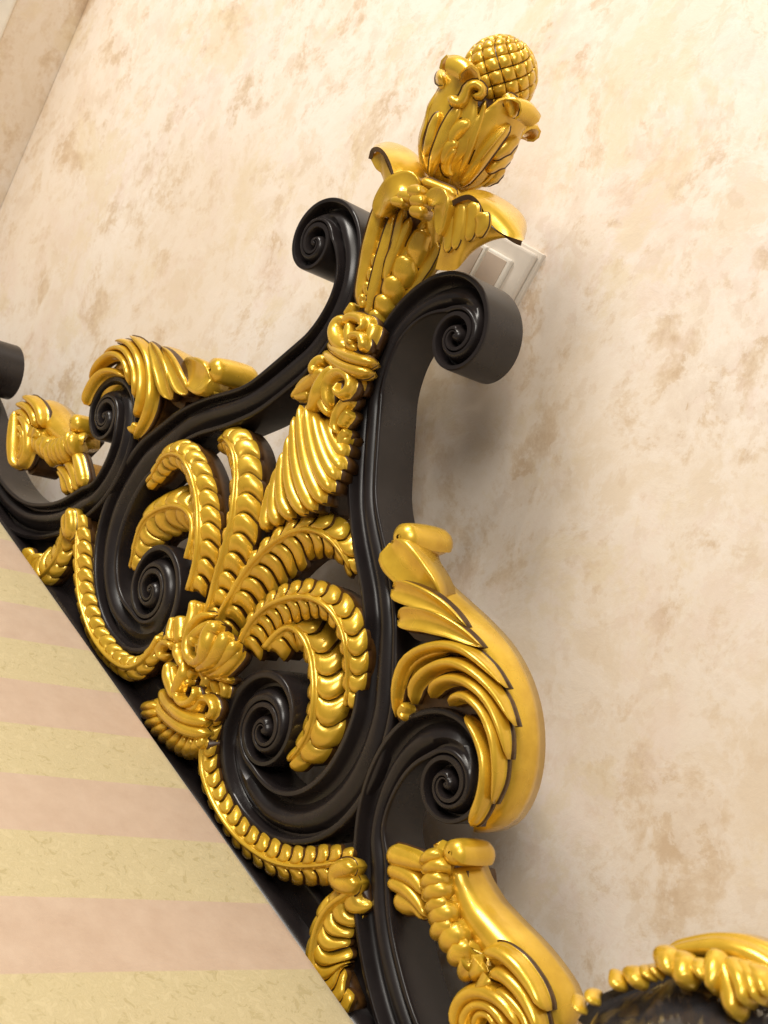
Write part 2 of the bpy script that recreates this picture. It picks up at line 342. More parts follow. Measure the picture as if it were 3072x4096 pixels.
# --- gold plumes: a rib with imbricated leaflets on either side
def plume(k, rib, wl, wr, Y, n, mirror=True, hl=.0060, rw=(.0032, .0016), drop=(.35, .35), th=.026):
    """wl / wr: leaflet reach in metres left and right of the rib (travelling towards the tip)"""
    C = cr(P(k, rib, Y), 120); T = np.gradient(C, axis=0); T /= np.linalg.norm(T, axis=1)[:, None]
    S = np.cross(T, UPV); S /= np.linalg.norm(S, axis=1)[:, None]          # points left or right of travel
    WL, WR = lerp(wl, 120), lerp(wr, 120)
    env = np.sqrt(np.clip(1 - np.clip((np.linspace(0, 1, 120) - .84) / .16, 0, 1) ** 2, .06, 1))
    WL, WR = WL * env, WR * env
    def at(s, arr): s = np.clip(s, 0, 1) * 119; i = int(min(s, 118)); f = s - i; return arr[i] * (1 - f) + arr[i + 1] * f
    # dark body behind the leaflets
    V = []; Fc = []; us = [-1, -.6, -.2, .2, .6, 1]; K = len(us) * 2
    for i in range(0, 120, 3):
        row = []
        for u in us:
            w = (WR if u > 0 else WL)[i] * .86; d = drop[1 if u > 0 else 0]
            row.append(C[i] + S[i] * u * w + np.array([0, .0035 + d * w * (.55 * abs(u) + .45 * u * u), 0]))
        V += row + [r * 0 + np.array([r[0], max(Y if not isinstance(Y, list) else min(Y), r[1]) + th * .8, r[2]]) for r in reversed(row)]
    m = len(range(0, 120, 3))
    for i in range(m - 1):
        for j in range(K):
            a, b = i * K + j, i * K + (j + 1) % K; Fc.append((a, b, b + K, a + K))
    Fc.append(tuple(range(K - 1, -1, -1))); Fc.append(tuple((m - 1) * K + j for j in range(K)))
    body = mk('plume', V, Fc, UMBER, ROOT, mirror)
    # rib
    rV, rF = lobe_mesh(C[::4] + np.array([0, -.002, 0]), list(rw), [.0055, .003], back=.006, n=44, m=7, ends=(0, 1))
    mk('rib', rV, rF, GOLD, body, mirror)
    length = np.linalg.norm(np.diff(C, axis=0), axis=1).sum()
    ds = 1.0 / n
    for side in (-1, 1):
        WW = WL if side < 0 else WR; d = drop[0 if side < 0 else 1]
        for i in range(n):
            s0 = (i - .15) * ds; w = at(s0 + ds * .5, WW)
            if w < .0022: continue
            L = 1.03 * ds; arch = min(.34 * w / length, .8 * ds); nu, nv = 7, 6; V = []; Fc = []
            jit = random.uniform(.93, 1.05)
            for b in range(nv + 1):
                v = b / nv
                for a in range(nu + 1):
                    u = a / nu
                    s = s0 + v * L + arch * math.sin(math.pi * min(1, u * .95 + .02)) - .25 * arch * u
                    reach = w * jit * (1 - .16 * abs(2 * v - 1.1) ** 3)
                    p = at(s, C) + at(s, S) * side * (u * reach + .0010)
                    hv = max(0, 1 - abs(2 * v - 1.12) ** 4.5) if v > .02 else 0
                    hu = max(0, 1 - (max(0, u - .25) / .75) ** 4) * min(1, .35 + u * 4)
                    hgt = hl * (.12 + .88 * hv) * (.2 + .8 * hu) + .0022 * v
                    V.append(p + np.array([0, d * w * (.55 * u + .45 * u * u) - hgt + .0030, 0]))
            wN = nu + 1
            for b in range(nv):
                for a in range(nu):
                    q = b * wN + a; f = (q, q + 1, q + 1 + wN, q + wN); Fc.append(f if side > 0 else f[::-1])
            # skirt
            loop = [a for a in range(wN)] + [b * wN + nu for b in range(1, nv + 1)] + [nv * wN + a for a in range(nu - 1, -1, -1)] + [b * wN for b in range(nv - 1, 0, -1)]
            base = len(V)
            for q in loop: V.append(V[q] + np.array([0, .0048, 0]))
            nl = len(loop)
            for q in range(nl):
                f = (loop[q], base + q, base + (q + 1) % nl, loop[(q + 1) % nl]); Fc.append(f if side > 0 else f[::-1])
            mk('leaflet', V, Fc, [GOLD, UMBER], body, mirror, sharp=60, fmats=[0] * (nu * nv) + [1] * nl)
    return body
# tall inner plume
ww = [.013, .017, .021, .022, .020, .017, .012]
plume(4, [(545, 1330), (600, 1210), (650, 1115), (730, 980), (830, 860), (930, 775), (1040, 718), (1140, 712), (1230, 752), (1300, 822), (1350, 905), (1385, 985)],
      ww, [.016, .023, .028, .028, .023, .018, .012], [-.004, -.010, -.010, -.004, .010], 13, drop=(.60, .62))
# wide outer plume
ww = [.013, .017, .018, .017, .016, .016, .015, .013, .009]
plume(4, [(700, 1420), (740, 1330), (800, 1240), (890, 1165), (1000, 1122), (1110, 1117), (1200, 1152), (1270, 1217), (1320, 1312), (1345, 1422), (1357, 1530), (1355, 1650), (1352, 1780)],
      ww, [.018, .023, .022, .018, .015, .013, .012, .011, .008], [-.004, -.010, -.012, -.008, .002], 15, drop=(.5, .5))
# inner drooping plume
ww = [.013, .016, .019, .022, .023, .023, .021, .016, .010]
plume(5, [(560, 440), (640, 350), (715, 318), (785, 375), (830, 480), (848, 600), (852, 720), (842, 850), (812, 960), (762, 1050), (690, 1140)],
      ww, ww, [.000, .000, -.002, .004], 10, drop=(.70, .70))
# long plume hugging the lower volute
ww = [.008, .010, .012, .013, .014, .015, .015, .014]
plume(5, [(250, 800), (205, 930), (182, 1060), (185, 1180), (215, 1290), (260, 1390), (320, 1490), (400, 1590), (500, 1670), (610, 1730), (740, 1757), (880, 1752), (1000, 1732), (1085, 1715)],
      ww, ww, [-.006, -.006, -.006, -.004], 18, drop=(.35, .35))
# curling plume on the rail
plume(7, [(500, 520), (440, 572), (380, 612), (320, 672), (275, 752), (245, 850), (230, 960), (238, 1060), (275, 1160), (350, 1240), (450, 1300)],
      [.016, .022, .028, .032, .030, .024, .014], [.010, .012, .012, .012, .011, .010, .008], [-.004, -.006, -.008, -.008], 9, drop=(.25, .45))

cl_ = lobe('curl_leaf', 7, [(520, 500), (440, 505), (385, 480), (385, 435), (430, 412), (500, 405)], [.008, .009, .008, .008, .006], .009, [-.006, -.010], ROOT, mirror=True, n=20)
# --- great acanthus leaf on the shoulder
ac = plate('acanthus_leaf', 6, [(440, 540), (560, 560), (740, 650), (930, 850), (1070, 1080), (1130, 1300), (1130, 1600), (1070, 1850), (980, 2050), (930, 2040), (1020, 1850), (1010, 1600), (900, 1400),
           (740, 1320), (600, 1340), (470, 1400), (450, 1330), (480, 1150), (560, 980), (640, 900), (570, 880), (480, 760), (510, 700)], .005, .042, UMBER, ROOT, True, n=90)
G = dict(parent=ac, mirror=True)
lobe('leaf_back', 6, [(560, 330), (600, 430), (675, 560), (800, 700), (935, 850), (1060, 1020), (1145, 1200), (1190, 1400), (1197, 1600), (1170, 1780), (1105, 1950), (985, 2095)],
     [.015, .012, .012, .014, .016, .018, .019, .020, .020, .019, .016, .010], [.024, .026, .027, .028, .029, .029, .029, .028, .026, .020], [.024, .026, .028, .029, .029, .028], n=40, m=15, back=.014, ends=(0, 1), **G)
for pts, w, h, Y, shp in [
    ([(445, 560), (530, 590), (640, 630), (760, 690), (900, 800)], [.009, .0095, .0085, .006, .002], [.008, .010, .010, .008, .004], [-.004, -.002], 'scoop'),
    ([(480, 755), (580, 755), (700, 775), (840, 830), (1000, 930)], [.009, .010, .009, .006, .002], [.008, .011, .011, .008, .004], [-.004, -.002], 'scoop'),
    ([(470, 1370), (480, 1230), (505, 1110), (560, 1010), (660, 948), (800, 922), (930, 962), (1050, 1060), (1160, 1190)], [.0035, .0045, .0055, .006, .006, .006, .0055, .0045, .002], [.008, .010, .011, .010, .006], [.002, -.002, -.002, -.003], 'dome'),
    ([(520, 1210), (545, 1110), (610, 1030), (700, 985), (800, 965)], [.003, .004, .004, .0035, .002], .007, [.004, .002], 'dome'),
    ([(585, 1290), (605, 1180), (690, 1085), (820, 1035), (940, 1065), (1060, 1160), (1140, 1270), (1215, 1430)], [.005, .006, .0062, .0062, .006, .005, .0042, .002], [.011, .012, .012, .010, .006], [.001, -.002, -.003], 'dome'),
    ([(705, 1250), (745, 1175), (840, 1135), (950, 1160), (1050, 1240), (1120, 1360), (1158, 1500), (1172, 1640)], [.006, .0062, .0062, .006, .005, .0042, .002], [.012, .012, .012, .010, .006], [.001, -.002, -.003], 'dome'),
    ([(825, 1300), (870, 1252), (950, 1250), (1040, 1330), (1100, 1450), (1125, 1600), (1118, 1760), (1075, 1920)], [.006, .0062, .006, .006, .005, .0045, .002], [.012, .012, .012, .010, .006], [.001, -.002, -.003], 'dome'),
    ([(920, 1360), (1000, 1480), (1050, 1620), (1055, 1760), (1025, 1900), (950, 2060)], [.0035, .005, .006, .006, .006, .005], [.010, .011, .011, .010], [.003, .0, .000], 'dome'),
    ([(560, 1290), (530, 1350), (560, 1390)], [.006, .007, .004], .010, .004, 'dome')]:
    lobe('flute', 6, pts, [q * (.80 if shp == 'dome' else .97) for q in w], [q * 1.3 for q in (h if isinstance(h, list) else [h])], Y, n=22, shape=shp, back=.006, line=.0014, **G)
# rolled tip: a short scroll turned back towards the wall
def roll(k, c0, c1, r, Y0, Y1, parent, mirror=True, turns=1.25, name='rolled_tip', flip=1, n=26, m=12):
    """a leaf tip rolled into a soft tube running from c0 at depth Y0 to c1 at depth Y1"""
    a, b = P(k, [c0], Y0)[0], P(k, [c1], Y1)[0]; ax = b - a; L = np.linalg.norm(ax); ax /= L
    e1 = np.cross(ax, [0, 0, 1.0]); e1 /= np.linalg.norm(e1); e2 = np.cross(e1, ax); V = []; Fc = []
    for i in range(m + 1):
        t = i / m; bul = (.55 + .45 * math.sin(math.pi * (.12 + .76 * t)) ** .5) * math.sqrt(max(.12, 1 - max(0, 1 - t / .12) ** 2 * .8))
        if t > .8: bul *= math.sqrt(max(.05, 1 - ((t - .8) / .2) ** 2 * .75))
        for j in range(n):
            q = j / (n - 1); th = q * turns * 2 * math.pi; rr = r * bul * (1 - .42 * q)
            V.append(a + ax * L * t + (e1 * math.cos(th) * flip + e2 * math.sin(th)) * rr)
    for i in range(m):
        for j in range(n - 1):
            q = i * n + j; Fc.append((q, q + 1, q + 1 + n, q + n))
    # inner closing wall so the roll has thickness
    base = len(V)
    for i in range(m + 1):
        t = i / m
        for j in range(n):
            q = j / (n - 1); th = q * turns * 2 * math.pi; bul = (.55 + .45 * math.sin(math.pi * (.12 + .76 * t)) ** .5) * math.sqrt(max(.12, 1 - max(0, 1 - t / .12) ** 2 * .8))
            if t > .8: bul *= math.sqrt(max(.05, 1 - ((t - .8) / .2) ** 2 * .75))
            rr = max(.0005, r * bul * (1 - .42 * q) - .0028)
            V.append(a + ax * L * t + (e1 * math.cos(th) * flip + e2 * math.sin(th)) * rr)
    for i in range(m):
        for j in range(n - 1):
            q = base + i * n + j; Fc.append((q + n, q + 1 + n, q + 1, q))
    for i in (0, m):
        for j in range(n - 1):
            q = i * n + j; f = (q + base, q + 1 + base, q + 1, q); Fc.append(f if i == 0 else f[::-1])
    for j in (0, n - 1):
        for i in range(m):
            q = i * n + j; f = (q, q + n, q + n + base, q + base); Fc.append(f if j == 0 else f[::-1])
    return mk(name, V, Fc, GOLD, parent, mirror, sharp=60)
roll(6, (460, 235), (770, 285), .0155, -.008, .050, ac)
lobe('leaf_neck', 6, [(430, 270), (470, 350), (540, 430), (640, 540), (740, 640)], [.014, .017, .016, .013, .006], [.010, .010, .009, .006], [-.004, -.002, .006], n=18, shape='scoop', back=.02, **G)

# --- second acanthus spray with a frilled edge
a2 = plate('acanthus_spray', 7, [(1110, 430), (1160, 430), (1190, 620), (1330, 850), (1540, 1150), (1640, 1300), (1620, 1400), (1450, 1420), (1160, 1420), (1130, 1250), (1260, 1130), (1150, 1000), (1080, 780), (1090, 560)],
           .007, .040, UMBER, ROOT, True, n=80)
G = dict(parent=a2, mirror=True)
roll(7, (1050, 320), (1290, 328), .0128, -.012, .034, a2)
lobe('leaf_back', 7, [(1170, 400), (1200, 520), (1280, 690), (1400, 840), (1540, 990), (1680, 1170), (1800, 1380)], [.009, .013, .016, .017, .017, .016, .012], [.020, .024, .026, .026, .022], [.020, .022, .026], n=26, m=13, back=.012, ends=(0, 1), **G)
lobe('leaf_edge', 7, [(1110, 430), (1120, 560), (1160, 690), (1220, 800), (1290, 890)], [.007, .009, .009, .008, .005], .004, [.012, .012], mat=SHADED_GOLD, n=14, **G)
for pts, w, h in [
    ([(1290, 920), (1380, 915), (1480, 985), (1580, 1110), (1670, 1270)], [.007, .008, .008, .007, .004], .011),
    ([(1330, 1045), (1410, 1050), (1510, 1140), (1590, 1270), (1650, 1420)], [.007, .008, .008, .007, .004], .011),
    ([(1370, 1130), (1450, 1190), (1540, 1300), (1590, 1430)], [.005, .006, .006, .004], .010),
    ([(1130, 1400), (1130, 1270), (1180, 1180), (1270, 1150), (1370, 1180), (1460, 1260), (1530, 1380)], [.006, .007, .008, .008, .008, .007, .005], .012),
    ([(1175, 1400), (1190, 1290), (1250, 1230), (1330, 1235), (1400, 1300), (1450, 1390)], [.005, .006, .006, .006, .006, .005], .011),
    ([(1240, 1360), (1270, 1290), (1330, 1290), (1380, 1360)], [.004, .005, .005, .004], .010),
    ([(1130, 1380), (1190, 1470), (1330, 1500), (1480, 1470), (1600, 1400)], [.007, .010, .011, .010, .006], .013)]:
    lobe('flute', 7, pts, [q * .82 for q in w], h * 1.15, [-.001, -.002, -.002], n=20, back=.006, line=.0014, **G)
for (x, y, dx, dy, w) in [(975, 340, 60, -10, .006), (1000, 400, 80, 0, .006), (985, 480, 70, -15, .007), (1000, 550, 75, -10, .008), (1010, 630, 60, -10, .007), (1035, 690, 70, -15, .009), (1040, 770, 60, -20, .008),
                          (1095, 830, 60, -30, .010), (1140, 920, 50, -20, .009), (1190, 1000, 30, -40, .008), (1250, 1000, 20, -40, .007), (1290, 1090, 20, -30, .005)]:
    lobe('frill', 7, [(x - dx * .7, y + 34 - dy), (x - dx * .4, y), (x + dx * .3, y - 8), (x + dx, y + 6)], [w * .5, w * .85, w, w * .6], [.006, .010, .010, .006], [.004, -.006, -.004, .006], n=12, **G)
# small leaf joining the two sprays
jl = plate('link_leaf', 7, [(720, 290), (930, 350), (960, 480), (980, 760), (900, 700), (770, 690), (730, 560)], .014, .030, SHADED_GOLD, ROOT, True, n=40)
for pts, w, h in [([(700, 325), (800, 350), (890, 375), (960, 400)], [.009, .009, .008, .005], .010), ([(700, 420), (790, 440), (870, 490), (930, 570)], [.007, .008, .007, .004], .009),
                  ([(700, 490), (790, 530), (870, 600), (950, 710)], [.006, .007, .006, .003], .009), ([(740, 590), (800, 620), (870, 650), (920, 720)], [.008, .009, .006, .003], .008)]:
    lobe('flute', 7, pts, w, h, .003, jl, mirror=True, n=14)

# --- twisted horn on the axis
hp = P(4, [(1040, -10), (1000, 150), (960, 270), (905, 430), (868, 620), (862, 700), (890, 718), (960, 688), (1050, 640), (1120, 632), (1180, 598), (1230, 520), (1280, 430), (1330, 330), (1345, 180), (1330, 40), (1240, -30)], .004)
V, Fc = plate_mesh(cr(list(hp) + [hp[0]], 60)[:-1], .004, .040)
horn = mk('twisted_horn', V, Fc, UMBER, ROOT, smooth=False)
horn_f = [([(905, 420), (880, 560), (868, 650), (885, 712)], .004), ([(940, 330), (915, 470), (915, 590), (950, 684)], -.002), ([(968, 240), (955, 400), (970, 550), (1030, 645)], -.007),
          ([(1002, 140), (1000, 320), (1028, 480), (1105, 618)], -.012), ([(1032, 30), (1040, 240), (1078, 420), (1160, 596)], -.015), ([(1068, -40), (1085, 180), (1130, 370), (1214, 552)], -.016),
          ([(1108, -40), (1135, 160), (1182, 330), (1265, 486)], -.015), ([(1150, 0), (1180, 150), (1228, 290), (1296, 412)], -.012), ([(1190, 30), (1225, 160), (1272, 275), (1335, 350)], -.008),
          ([(1235, 40), (1275, 165), (1345, 270)], -.004), ([(1280, 40), (1330, 150), (1370, 200)], 0)]
for pts, Y in horn_f:
    lobe('flute', 4, pts, [.0042, .0062, .0072, .0078], [.007, .009, .010, .011], [Y + .002, Y, Y], horn, n=20, back=.014)
# --- collar and its curled leaves
collar = mk('collar', *lobe_mesh(P(2, [(395, 1010), (480, 1075), (600, 1120)], [.0, -.012, -.002]), [.014, .014], .003, back=.02, n=12, ends=(0, 0)), UMBER, ROOT)
lobe('ring', 2, [(330, 1085), (360, 1120), (430, 1165), (520, 1192), (600, 1200)], .0056, .009, [.004, -.012, -.020, -.014], collar, n=20)
lobe('ring', 2, [(358, 1030), (390, 1065), (460, 1105), (545, 1130), (620, 1140)], .0056, .009, [.004, -.012, -.020, -.014], collar, n=20)
ros = mk('curled_leaf_cluster', *lobe_mesh(P(2, [(470, 880), (460, 960), (470, 1040)], .004), [.012, .014, .012], .006, back=.02, n=10), UMBER, ROOT)
for pts, w, h, Y in [
    ([(470, 880), (410, 900), (385, 960), (410, 1025), (470, 1060)], [.006, .008, .010, .010, .008], .012, [0, -.008]),
    ([(440, 900), (480, 865), (535, 875), (555, 910), (530, 940), (500, 925)], [.005, .006, .006, .006, .004], .010, [-.006, -.016]),
    ([(480, 900), (470, 960), (480, 1030), (520, 1065)], [.006, .007, .007, .006], .010, [-.006, -.010]),
    ([(500, 1030), (480, 1000), (505, 975), (545, 985), (555, 1030), (530, 1070)], [.004, .005, .005, .006, .006], .010, [-.012, -.016]),
    ([(620, 910), (600, 980), (565, 1060), (540, 1085)], [.008, .008, .007, .005], .010, [-.006, -.012]),
    ([(500, 780), (480, 820), (450, 860)], [.004, .007, .005], .009, .002), ([(560, 870), (590, 900), (600, 950)], [.005, .006, .004], .009, -.008)]:
    lobe('leaf_curl', 2, pts, [q * .88 for q in w], h, Y, ros, n=18)
ros2 = mk('curled_leaf_cluster', *lobe_mesh(P(2, [(420, 1190), (360, 1280), (350, 1400)], .002), [.018, .022, .016], .010, back=.02, n=10), UMBER, ROOT)
for pts, w, h, Y in [
    ([(350, 1420), (330, 1340), (335, 1260), (370, 1212), (430, 1198), (475, 1240), (468, 1300), (425, 1335), (385, 1300), (400, 1255)], [.006, .007, .007, .006, .005, .004], .010, [-.010, -.022]),
    ([(400, 1165), (335, 1225), (285, 1310), (265, 1390), (240, 1460)], [.006, .008, .009, .007, .003], .012, [-.010, -.014, -.004]),
    ([(335, 1120), (285, 1130), (255, 1170), (260, 1215)], [.006, .007, .007, .005], .010, [-.004, -.008]),
    ([(320, 1180), (250, 1240), (190, 1290), (130, 1355)], [.007, .009, .008, .003], .010, [-.006, .002]),
    ([(250, 1230), (200, 1260), (165, 1300)], [.006, .007, .004], .009, [-.004, .004]),
    ([(310, 1290), (300, 1360), (330, 1420), (360, 1450)], [.006, .008, .007, .004], .010, [-.010, -.008]),
    ([(495, 1340), (440, 1390), (400, 1450), (385, 1520), (410, 1570)], [.007, .008, .008, .006, .003], .010, [-.010, -.006]),
    ([(480, 1430), (440, 1480), (420, 1530)], [.006, .007, .004], .010, -.008), ([(460, 1540), (425, 1590), (415, 1650)], [.005, .006, .003], .009, -.004),
    ([(500, 1220), (520, 1270), (500, 1330)], [.006, .008, .005], .010, -.008), ([(230, 1330), (180, 1335), (140, 1350)], [.006, .007, .004], .008, 0)]:
    lobe('leaf_curl', 2, pts, [q * .86 for q in w], h, Y, ros2, n=20)
# --- knot of curled leaves where the plumes spring
kn = mk('leaf_knot', *lobe_mesh(P(4, [(500, 1250), (440, 1420), (380, 1560), (420, 1720)], .004), [.020, .034, .034, .024], .010, back=.03, n=14), UMBER, ROOT)
for k, pts, w, h, Y in [
    (4, [(575, 1225), (490, 1238), (425, 1320), (405, 1425), (430, 1500), (485, 1512), (525, 1465), (495, 1412), (455, 1425), (450, 1460)], [.005, .006, .007, .007, .006, .004], .012, [-.010, -.026]),
    (4, [(605, 1285), (545, 1330), (520, 1410), (510, 1480), (450, 1530)], [.010, .012, .010, .008, .005], .014, [-.018, -.024, -.016]),
    (4, [(650, 1335), (600, 1420), (550, 1500), (480, 1560)], [.009, .010, .008, .005], .013, [-.014, -.020, -.012]),
    (4, [(710, 1395), (640, 1455), (580, 1520), (510, 1580)], [.008, .010, .008, .004], .012, [-.008, -.014, -.008]),
    (4, [(730, 1440), (660, 1510), (590, 1570), (520, 1590)], [.006, .008, .007, .004], .010, [-.004, -.010, -.004]),
    (4, [(560, 1275), (490, 1310), (440, 1360), (430, 1420)], [.006, .007, .007, .005], .011, [-.014, -.022]),
    (4, [(445, 1140), (435, 1220), (410, 1300), (390, 1380)], [.005, .007, .008, .006], .011, [-.006, -.014]),
    (4, [(480, 1150), (470, 1210), (445, 1270)], [.005, .006, .005], .010, -.008),
    (4, [(345, 1240), (345, 1320), (350, 1400)], [.011, .012, .009], .010, [-.002, -.008]),
    (4, [(330, 1245), (310, 1330), (320, 1390)], [.005, .006, .004], .012, [-.004, -.010]),
    (4, [(285, 1340), (280, 1390), (300, 1430)], [.006, .007, .005], .009, 0),
    (4, [(300, 1465), (250, 1475), (235, 1430), (265, 1392), (300, 1410), (290, 1440)], [.004, .006, .006, .005, .004], .010, [-.006, -.014]),
    (4, [(365, 1395), (350, 1450), (370, 1500), (390, 1540)], [.005, .007, .007, .005], .012, [-.012, -.016]),
    (4, [(405, 1515), (380, 1580), (355, 1640), (345, 1700)], [.005, .008, .008, .005], .012, [-.012, -.018, -.010]),
    (4, [(300, 1510), (290, 1590), (310, 1660), (340, 1730)], [.006, .009, .009, .006], .012, [-.008, -.014]),
    (4, [(330, 1530), (335, 1600), (350, 1660)], [.004, .005, .004], .012, -.016),
    (9, [(855, 625), (830, 690), (805, 750), (830, 790), (870, 780), (885, 740), (865, 715)], [.004, .006, .006, .006, .005, .004], .011, [-.010, -.020]),
    (9, [(835, 800), (880, 815), (905, 775), (945, 775), (965, 815), (945, 850), (925, 830)], [.005, .006, .006, .006, .005, .004], .010, [-.010, -.014]),
    (9, [(900, 640), (930, 680), (920, 730), (950, 750)], [.006, .007, .006, .004], .010, -.006), (9, [(960, 690), (970, 730), (990, 760)], [.005, .006, .004], .009, -.002),
    (9, [(1000, 690), (1010, 730), (1005, 770)], [.005, .006, .004], .009, 0), (9, [(930, 650), (980, 670), (1040, 690)], [.005, .006, .004], .009, -.002),
    (9, [(770, 640), (765, 690), (790, 740)], [.006, .008, .006], .010, -.004), (9, [(880, 640), (850, 680), (860, 710)], [.005, .006, .005], .010, -.012)]:
    lobe('leaf_curl', k, pts, [q * .82 for q in w], h, Y, kn, n=18)
# --- shell foot below the knot
shl = mk('shell_foot', *lobe_mesh(P(9, [(740, 760), (790, 850), (920, 920)], [.004, -.004, .004]), [.020, .030, .020], .012, back=.02, n=12), UMBER, ROOT)
for pts, Y in [([(738, 735), (760, 790), (820, 845), (890, 868), (940, 868)], [.0, -.016, -.010]), ([(712, 775), (740, 835), (810, 892), (880, 918), (935, 922)], [.0, -.016, -.010])]:
    lobe('ring', 9, pts, .0068, .011, Y, shl, n=22)
for (x0, y0, x1, y1) in [(712, 800, 655, 812), (722, 830, 655, 842), (740, 860, 672, 885), (762, 884, 700, 922), (788, 904, 735, 955), (815, 918, 772, 985), (842, 930, 812, 1008), (868, 936, 848, 1022), (893, 940, 878, 1015), (915, 940, 902, 990)]:
    mx, my = (x0 + x1) / 2, (y0 + y1) / 2
    lobe('flute', 9, [(x0, y0), (mx, my - 3), (x1, y1)], [.0042, .0064, .0058], [.008, .011, .008], [-.010, -.010, .006], shl, n=14, back=.016)

# ================================================================ FINIAL (a turned, leafy post top standing on the crest)
YF = .012
def axp(zz): return np.array([axis_x(zz) - .004, YF, zz])
azc = math.degrees(math.atan2(-D0 - YF, -X0))          # azimuth towards the camera
nk = W(*zp(1, (735, 1225)), YF); pc = W(*zp(1, (1095, 385)), YF); lo = W(*zp(2, (480, 1080)), YF)
AXB, AXT = lo, pc
def ax_at(zz):
    t = (zz - AXB[2]) / (AXT[2] - AXB[2]); return AXB + (AXT - AXB) * t
zn, zc, zl = nk[2], pc[2], lo[2]
def revolve(prof, n=28):
    V = []; Fc = []
    for r, zz in prof:
        c = ax_at(zz)
        for j in range(n):
            a = 2 * math.pi * j / n; V.append(c + np.array([r * math.cos(a), r * math.sin(a), 0]))
    for i in range(len(prof) - 1):
        for j in range(n):
            a, b = i * n + j, i * n + (j + 1) % n; Fc.append((a, b, b + n, a + n))
    Fc.append(tuple(range(n - 1, -1, -1))); Fc.append(tuple((len(prof) - 1) * n + j for j in range(n)))
    return V, Fc
fin = mk('finial', *revolve([(.010, zl), (.013, zl + .02), (.016, zl + .06), (.019, zn - .02), (.016, zn - .008), (.009, zn + .004), (.014, zn + .018), (.026, zn + .035), (.030, zn + .055), (.024, zc - .015)]), UMBER, ROOT)
# pine cone
RC, HC = .0310, .0320
core = mk('cone_core', *revolve([(RC * .94 * math.cos(a), zc + HC * .95 * math.sin(a)) for a in np.linspace(-1.4, 1.53, 16)], 32), UMBER, fin)
rows, cols = 10, 12
for i in range(rows):
    la0 = math.radians(-48 + 134 * i / rows); dla = math.radians(134 / rows) * 1.0
    for j in range(cols):
        lo_ = 2 * math.pi * (j + .5 * (i % 2)) / cols
        dlo = 2 * math.pi / cols * .5 * .97
        if la0 > math.radians(76): continue
        V = []; c0 = ax_at(zc)
        def sp(la, ln, r): return c0 + np.array([RC * math.cos(la) * math.cos(ln) * r, RC * math.cos(la) * math.sin(ln) * r, HC * math.sin(la) * r])
        ring = [(0, -1), (.5, -.55), (1, 0), (.5, .55), (0, 1), (-.5, .55), (-1, 0), (-.5, -.55)]
        for s, r in ((.93, .95), (.92, 1.005), (.66, 1.045)):
            for u, v in ring: V.append(sp(la0 + v * dla * s * .98, lo_ + u * dlo * s, r))
        V.append(sp(la0 + dla * .15, lo_, 1.06))
        Fc = []
        for q in range(2):
            for t in range(8): Fc.append((q * 8 + t, q * 8 + (t + 1) % 8, q * 8 + 8 + (t + 1) % 8, q * 8 + 8 + t))
        for t in range(8): Fc.append((16 + t, 16 + (t + 1) % 8, 24))
        mk('cone_scale', V, Fc, GOLD, fin)
def petal(name, prof, wid, az, mat=GOLD, nt=26, ns=10, rib=.002, wave=0.0, cup=.0, thick=.0022, nw=5, droop=0.0):
    """leaf whose midline follows prof (radius, height) at azimuth az; wid = half width along it"""
    pr = cr([(r, 0, zz) for r, zz in prof], nt)[:, [0, 2]]; wd_ = lerp(wid, nt); ca, sa = math.cos(math.radians(az)), math.sin(math.radians(az))
    T = np.gradient(pr, axis=0); T /= np.linalg.norm(T, axis=1)[:, None]; V = []; Fc = []
    for lay in (0, 1):
        for i in range(nt):
            nr, nz = T[i][1], -T[i][0]            # outward normal of the profile
            for j in range(ns + 1):
                s = -1 + 2 * j / ns; w = wd_[i] * (1 + wave * math.sin(i / nt * math.pi * 2 * nw) * abs(s))
                lat = s * w; off = rib * math.exp(-(s / .14) ** 2) + wave * .010 * math.cos(i / nt * math.pi * 2 * nw) * s * s - cup * w * s * s - lay * thick
                r = pr[i][0] + nr * off; zz = pr[i][1] + nz * off
                # wrap around the axis while the leaf hugs it
                rad = max(pr[i][0], .008); bend = lat * lat / (2 * rad) * .75 if cup >= 0 else 0
                zz -= droop * lat * lat * max(0, min(1, (i / nt - .35) / .35)); c = ax_at(zz)
                x, y = r - bend, lat
                V.append(c + np.array([x * ca - y * sa, x * sa + y * ca, 0]))
    M = ns + 1; B_ = nt * M
    for i in range(nt - 1):
        for j in range(ns):
            q = i * M + j; Fc.append((q, q + 1, q + 1 + M, q + M)); Fc.append((B_ + q + M, B_ + q + 1 + M, B_ + q + 1, B_ + q))
    for i in range(nt - 1):
        for j in (0, ns):
            q = i * M + j; f = (q, q + M, q + M + B_, q + B_); Fc.append(f if j == 0 else f[::-1])
    for i in (0, nt - 1):
        for j in range(ns):
            q = i * M + j; f = (q + 1, q, q + B_, q + 1 + B_); Fc.append(f if i == 0 else f[::-1])
    return mk(name, V, Fc, mat, fin, sharp=70)
